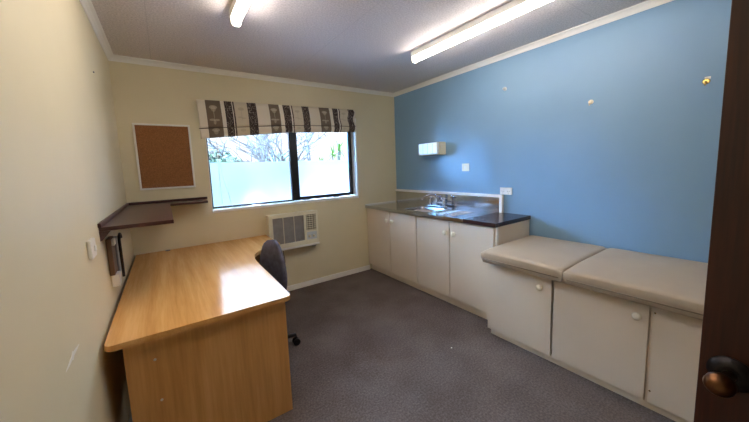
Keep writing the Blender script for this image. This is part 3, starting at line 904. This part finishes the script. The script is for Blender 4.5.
def bush(x, y, z0, r, n, seed, label, mat):
    rnd = random.Random(seed)
    t = thing('leafy_bush', (x, y, -.4), label, 'bush')
    bm = bmesh.new()
    for k in range(7):
        a = 2 * PI * k / 7
        add_ring(bm, [(x, y, -.4), (x + .3 * r * math.cos(a), y + .3 * r * math.sin(a), z0 * .6), (x + .6 * r * math.cos(a), y + .6 * r * math.sin(a), z0 + .2 * r)], [.03, .02, .008], 5)
    obj('stems', bm, M['bark'], t)
    bm = bmesh.new()
    for _ in range(n):
        v_ = Vector((rnd.gauss(0, 1), rnd.gauss(0, 1), rnd.gauss(0, 1))).normalized() * r * rnd.uniform(.55, 1) ** .5
        c_ = Vector((x, y, z0)) + Vector((v_.x, v_.y, v_.z * .9))
        a = Vector((rnd.gauss(0, 1), rnd.gauss(0, 1), rnd.gauss(0, 1))).normalized(); b_ = a.orthogonal().normalized()
        L = rnd.uniform(.05, .09)
        p = [bm.verts.new(c_ - a * L), bm.verts.new(c_ + b_ * L * .35), bm.verts.new(c_ + a * L), bm.verts.new(c_ - b_ * L * .35)]
        bm.faces.new(p)
    tag(obj('foliage', bm, mat, t), kind='stuff')
bush(1.25, 4.2, 1.15, .85, 2600, 5, 'grey-green bush outside at the left end of the window', M['leaf'])
bush(3.4, 6.2, 1.1, 1.0, 2600, 8, 'grey-green bush outside behind the twiggy tree', M['leaf'])
fl = thing('strap_leaf_plant', (3.75, 3.2, -.4), 'bright green strap-leaved plant outside at the right of the window', 'plant')
rnd = random.Random(4)
for (px_, py_, pz_) in ((3.78, 3.2, 1.72), (3.55, 3.45, 1.48), (4.05, 3.4, 1.85)):
    bm = bmesh.new()
    add_ring(bm, [(3.75, 3.2, -.4), ((px_ + 3.75) / 2, (py_ + 3.2) / 2, pz_ * .4), (px_, py_, pz_)], [.06, .045, .04], 8)
    obj('stem', bm, M['bark'], fl)
    bm = bmesh.new()
    for _ in range(46):
        a = rnd.uniform(0, 2 * PI); el = rnd.uniform(-.1, 1.4); L = rnd.uniform(.35, .55)
        d_ = Vector((math.cos(a) * math.cos(el), math.sin(a) * math.cos(el), math.sin(el)))
        s_ = Vector((-math.sin(a), math.cos(a), 0)); o0 = Vector((px_, py_, pz_))
        prevp = None
        for i in range(6):
            t_ = i / 5; c_ = o0 + d_ * L * t_ - Vector((0, 0, .22 * t_ * t_)); w_ = .018 * (1 - t_) ** .6 + .001
            cur = (bm.verts.new(c_ - s_ * w_), bm.verts.new(c_ + s_ * w_))
            if prevp: bm.faces.new((prevp[0], prevp[1], cur[1], cur[0]))
            prevp = cur
    obj('leaf_crown', bm, M['leaf2'], fl)

# ------------------------------------------------------------------ sky
wd = bpy.data.worlds.new('sky'); SC.world = wd; wd.use_nodes = True
nt = wd.node_tree; bg = nt.nodes['Background']
# bright hazy sky: dim near the horizon, several times brighter overhead
tc = N(nt, 'ShaderNodeTexCoord'); sx = N(nt, 'ShaderNodeSeparateXYZ'); nt.links.new(tc.outputs['Generated'], sx.inputs[0])
def wmath(op, a, b_):
    n = N(nt, 'ShaderNodeMath', operation=op)
    for i, q in enumerate((a, b_)):
        if isinstance(q, (int, float)): n.inputs[i].default_value = q
        else: nt.links.new(q, n.inputs[i])
    return n.outputs[0]
def wrange(v_, a, b_, c, d_):
    n = N(nt, 'ShaderNodeMapRange'); n.interpolation_type = 'SMOOTHSTEP'
    for k, q in (('From Min', a), ('From Max', b_), ('To Min', c), ('To Max', d_)): n.inputs[k].default_value = q
    nt.links.new(v_, n.inputs['Value']); return n.outputs['Result']
dome = wrange(sx.outputs[2], 0.10, 0.7, 0.5, 15.0)
# bright patch added to the unseen sky at left, to light the blue wall
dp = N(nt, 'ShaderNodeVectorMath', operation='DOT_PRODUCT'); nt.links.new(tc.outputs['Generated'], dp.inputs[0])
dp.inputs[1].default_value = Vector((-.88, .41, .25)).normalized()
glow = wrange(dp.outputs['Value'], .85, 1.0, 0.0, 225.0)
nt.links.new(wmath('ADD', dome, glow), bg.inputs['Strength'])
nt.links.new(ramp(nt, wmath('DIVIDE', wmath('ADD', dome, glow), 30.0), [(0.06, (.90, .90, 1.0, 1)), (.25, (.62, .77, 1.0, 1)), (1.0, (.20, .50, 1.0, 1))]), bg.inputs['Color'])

# ------------------------------------------------------------------ camera
cam = bpy.data.cameras.new('camera'); co = bpy.data.objects.new('camera', cam); COL.objects.link(co)
yaw, pitch, roll = .5878150, -.1107610, -.0407579
fwd = Vector((math.sin(yaw) * math.cos(pitch), math.cos(yaw) * math.cos(pitch), math.sin(pitch)))
r = Vector((math.cos(yaw), -math.sin(yaw), 0)); u = r.cross(fwd)
rr = r * math.cos(roll) + u * math.sin(roll); uu = -r * math.sin(roll) + u * math.cos(roll)
mat = Matrix((rr, uu, -fwd)).transposed().to_4x4(); mat.translation = Vector((.29077, -3.28328, 1.38848))
co.matrix_world = mat
cam.sensor_width = 36; cam.sensor_fit = 'HORIZONTAL'; cam.lens = 14.23905
cam.shift_x = .0142887; cam.shift_y = -.0129518
cam.clip_start = .02
SC.camera = co

vs = SC.view_settings
SC.display_settings.display_device = 'sRGB'
vs.view_transform = 'Standard'; vs.look = 'None'; vs.exposure = 1.7; vs.gamma = 1.0; vs.use_curve_mapping = False
cy_ = SC.cycles
cy_.use_denoising = True
cy_.max_bounces = 10; cy_.diffuse_bounces = 6; cy_.glossy_bounces = 5; cy_.transmission_bounces = 6; cy_.transparent_max_bounces = 12
cy_.caustics_reflective = False; cy_.caustics_refractive = True
cy_.sample_clamp_indirect = 20.0
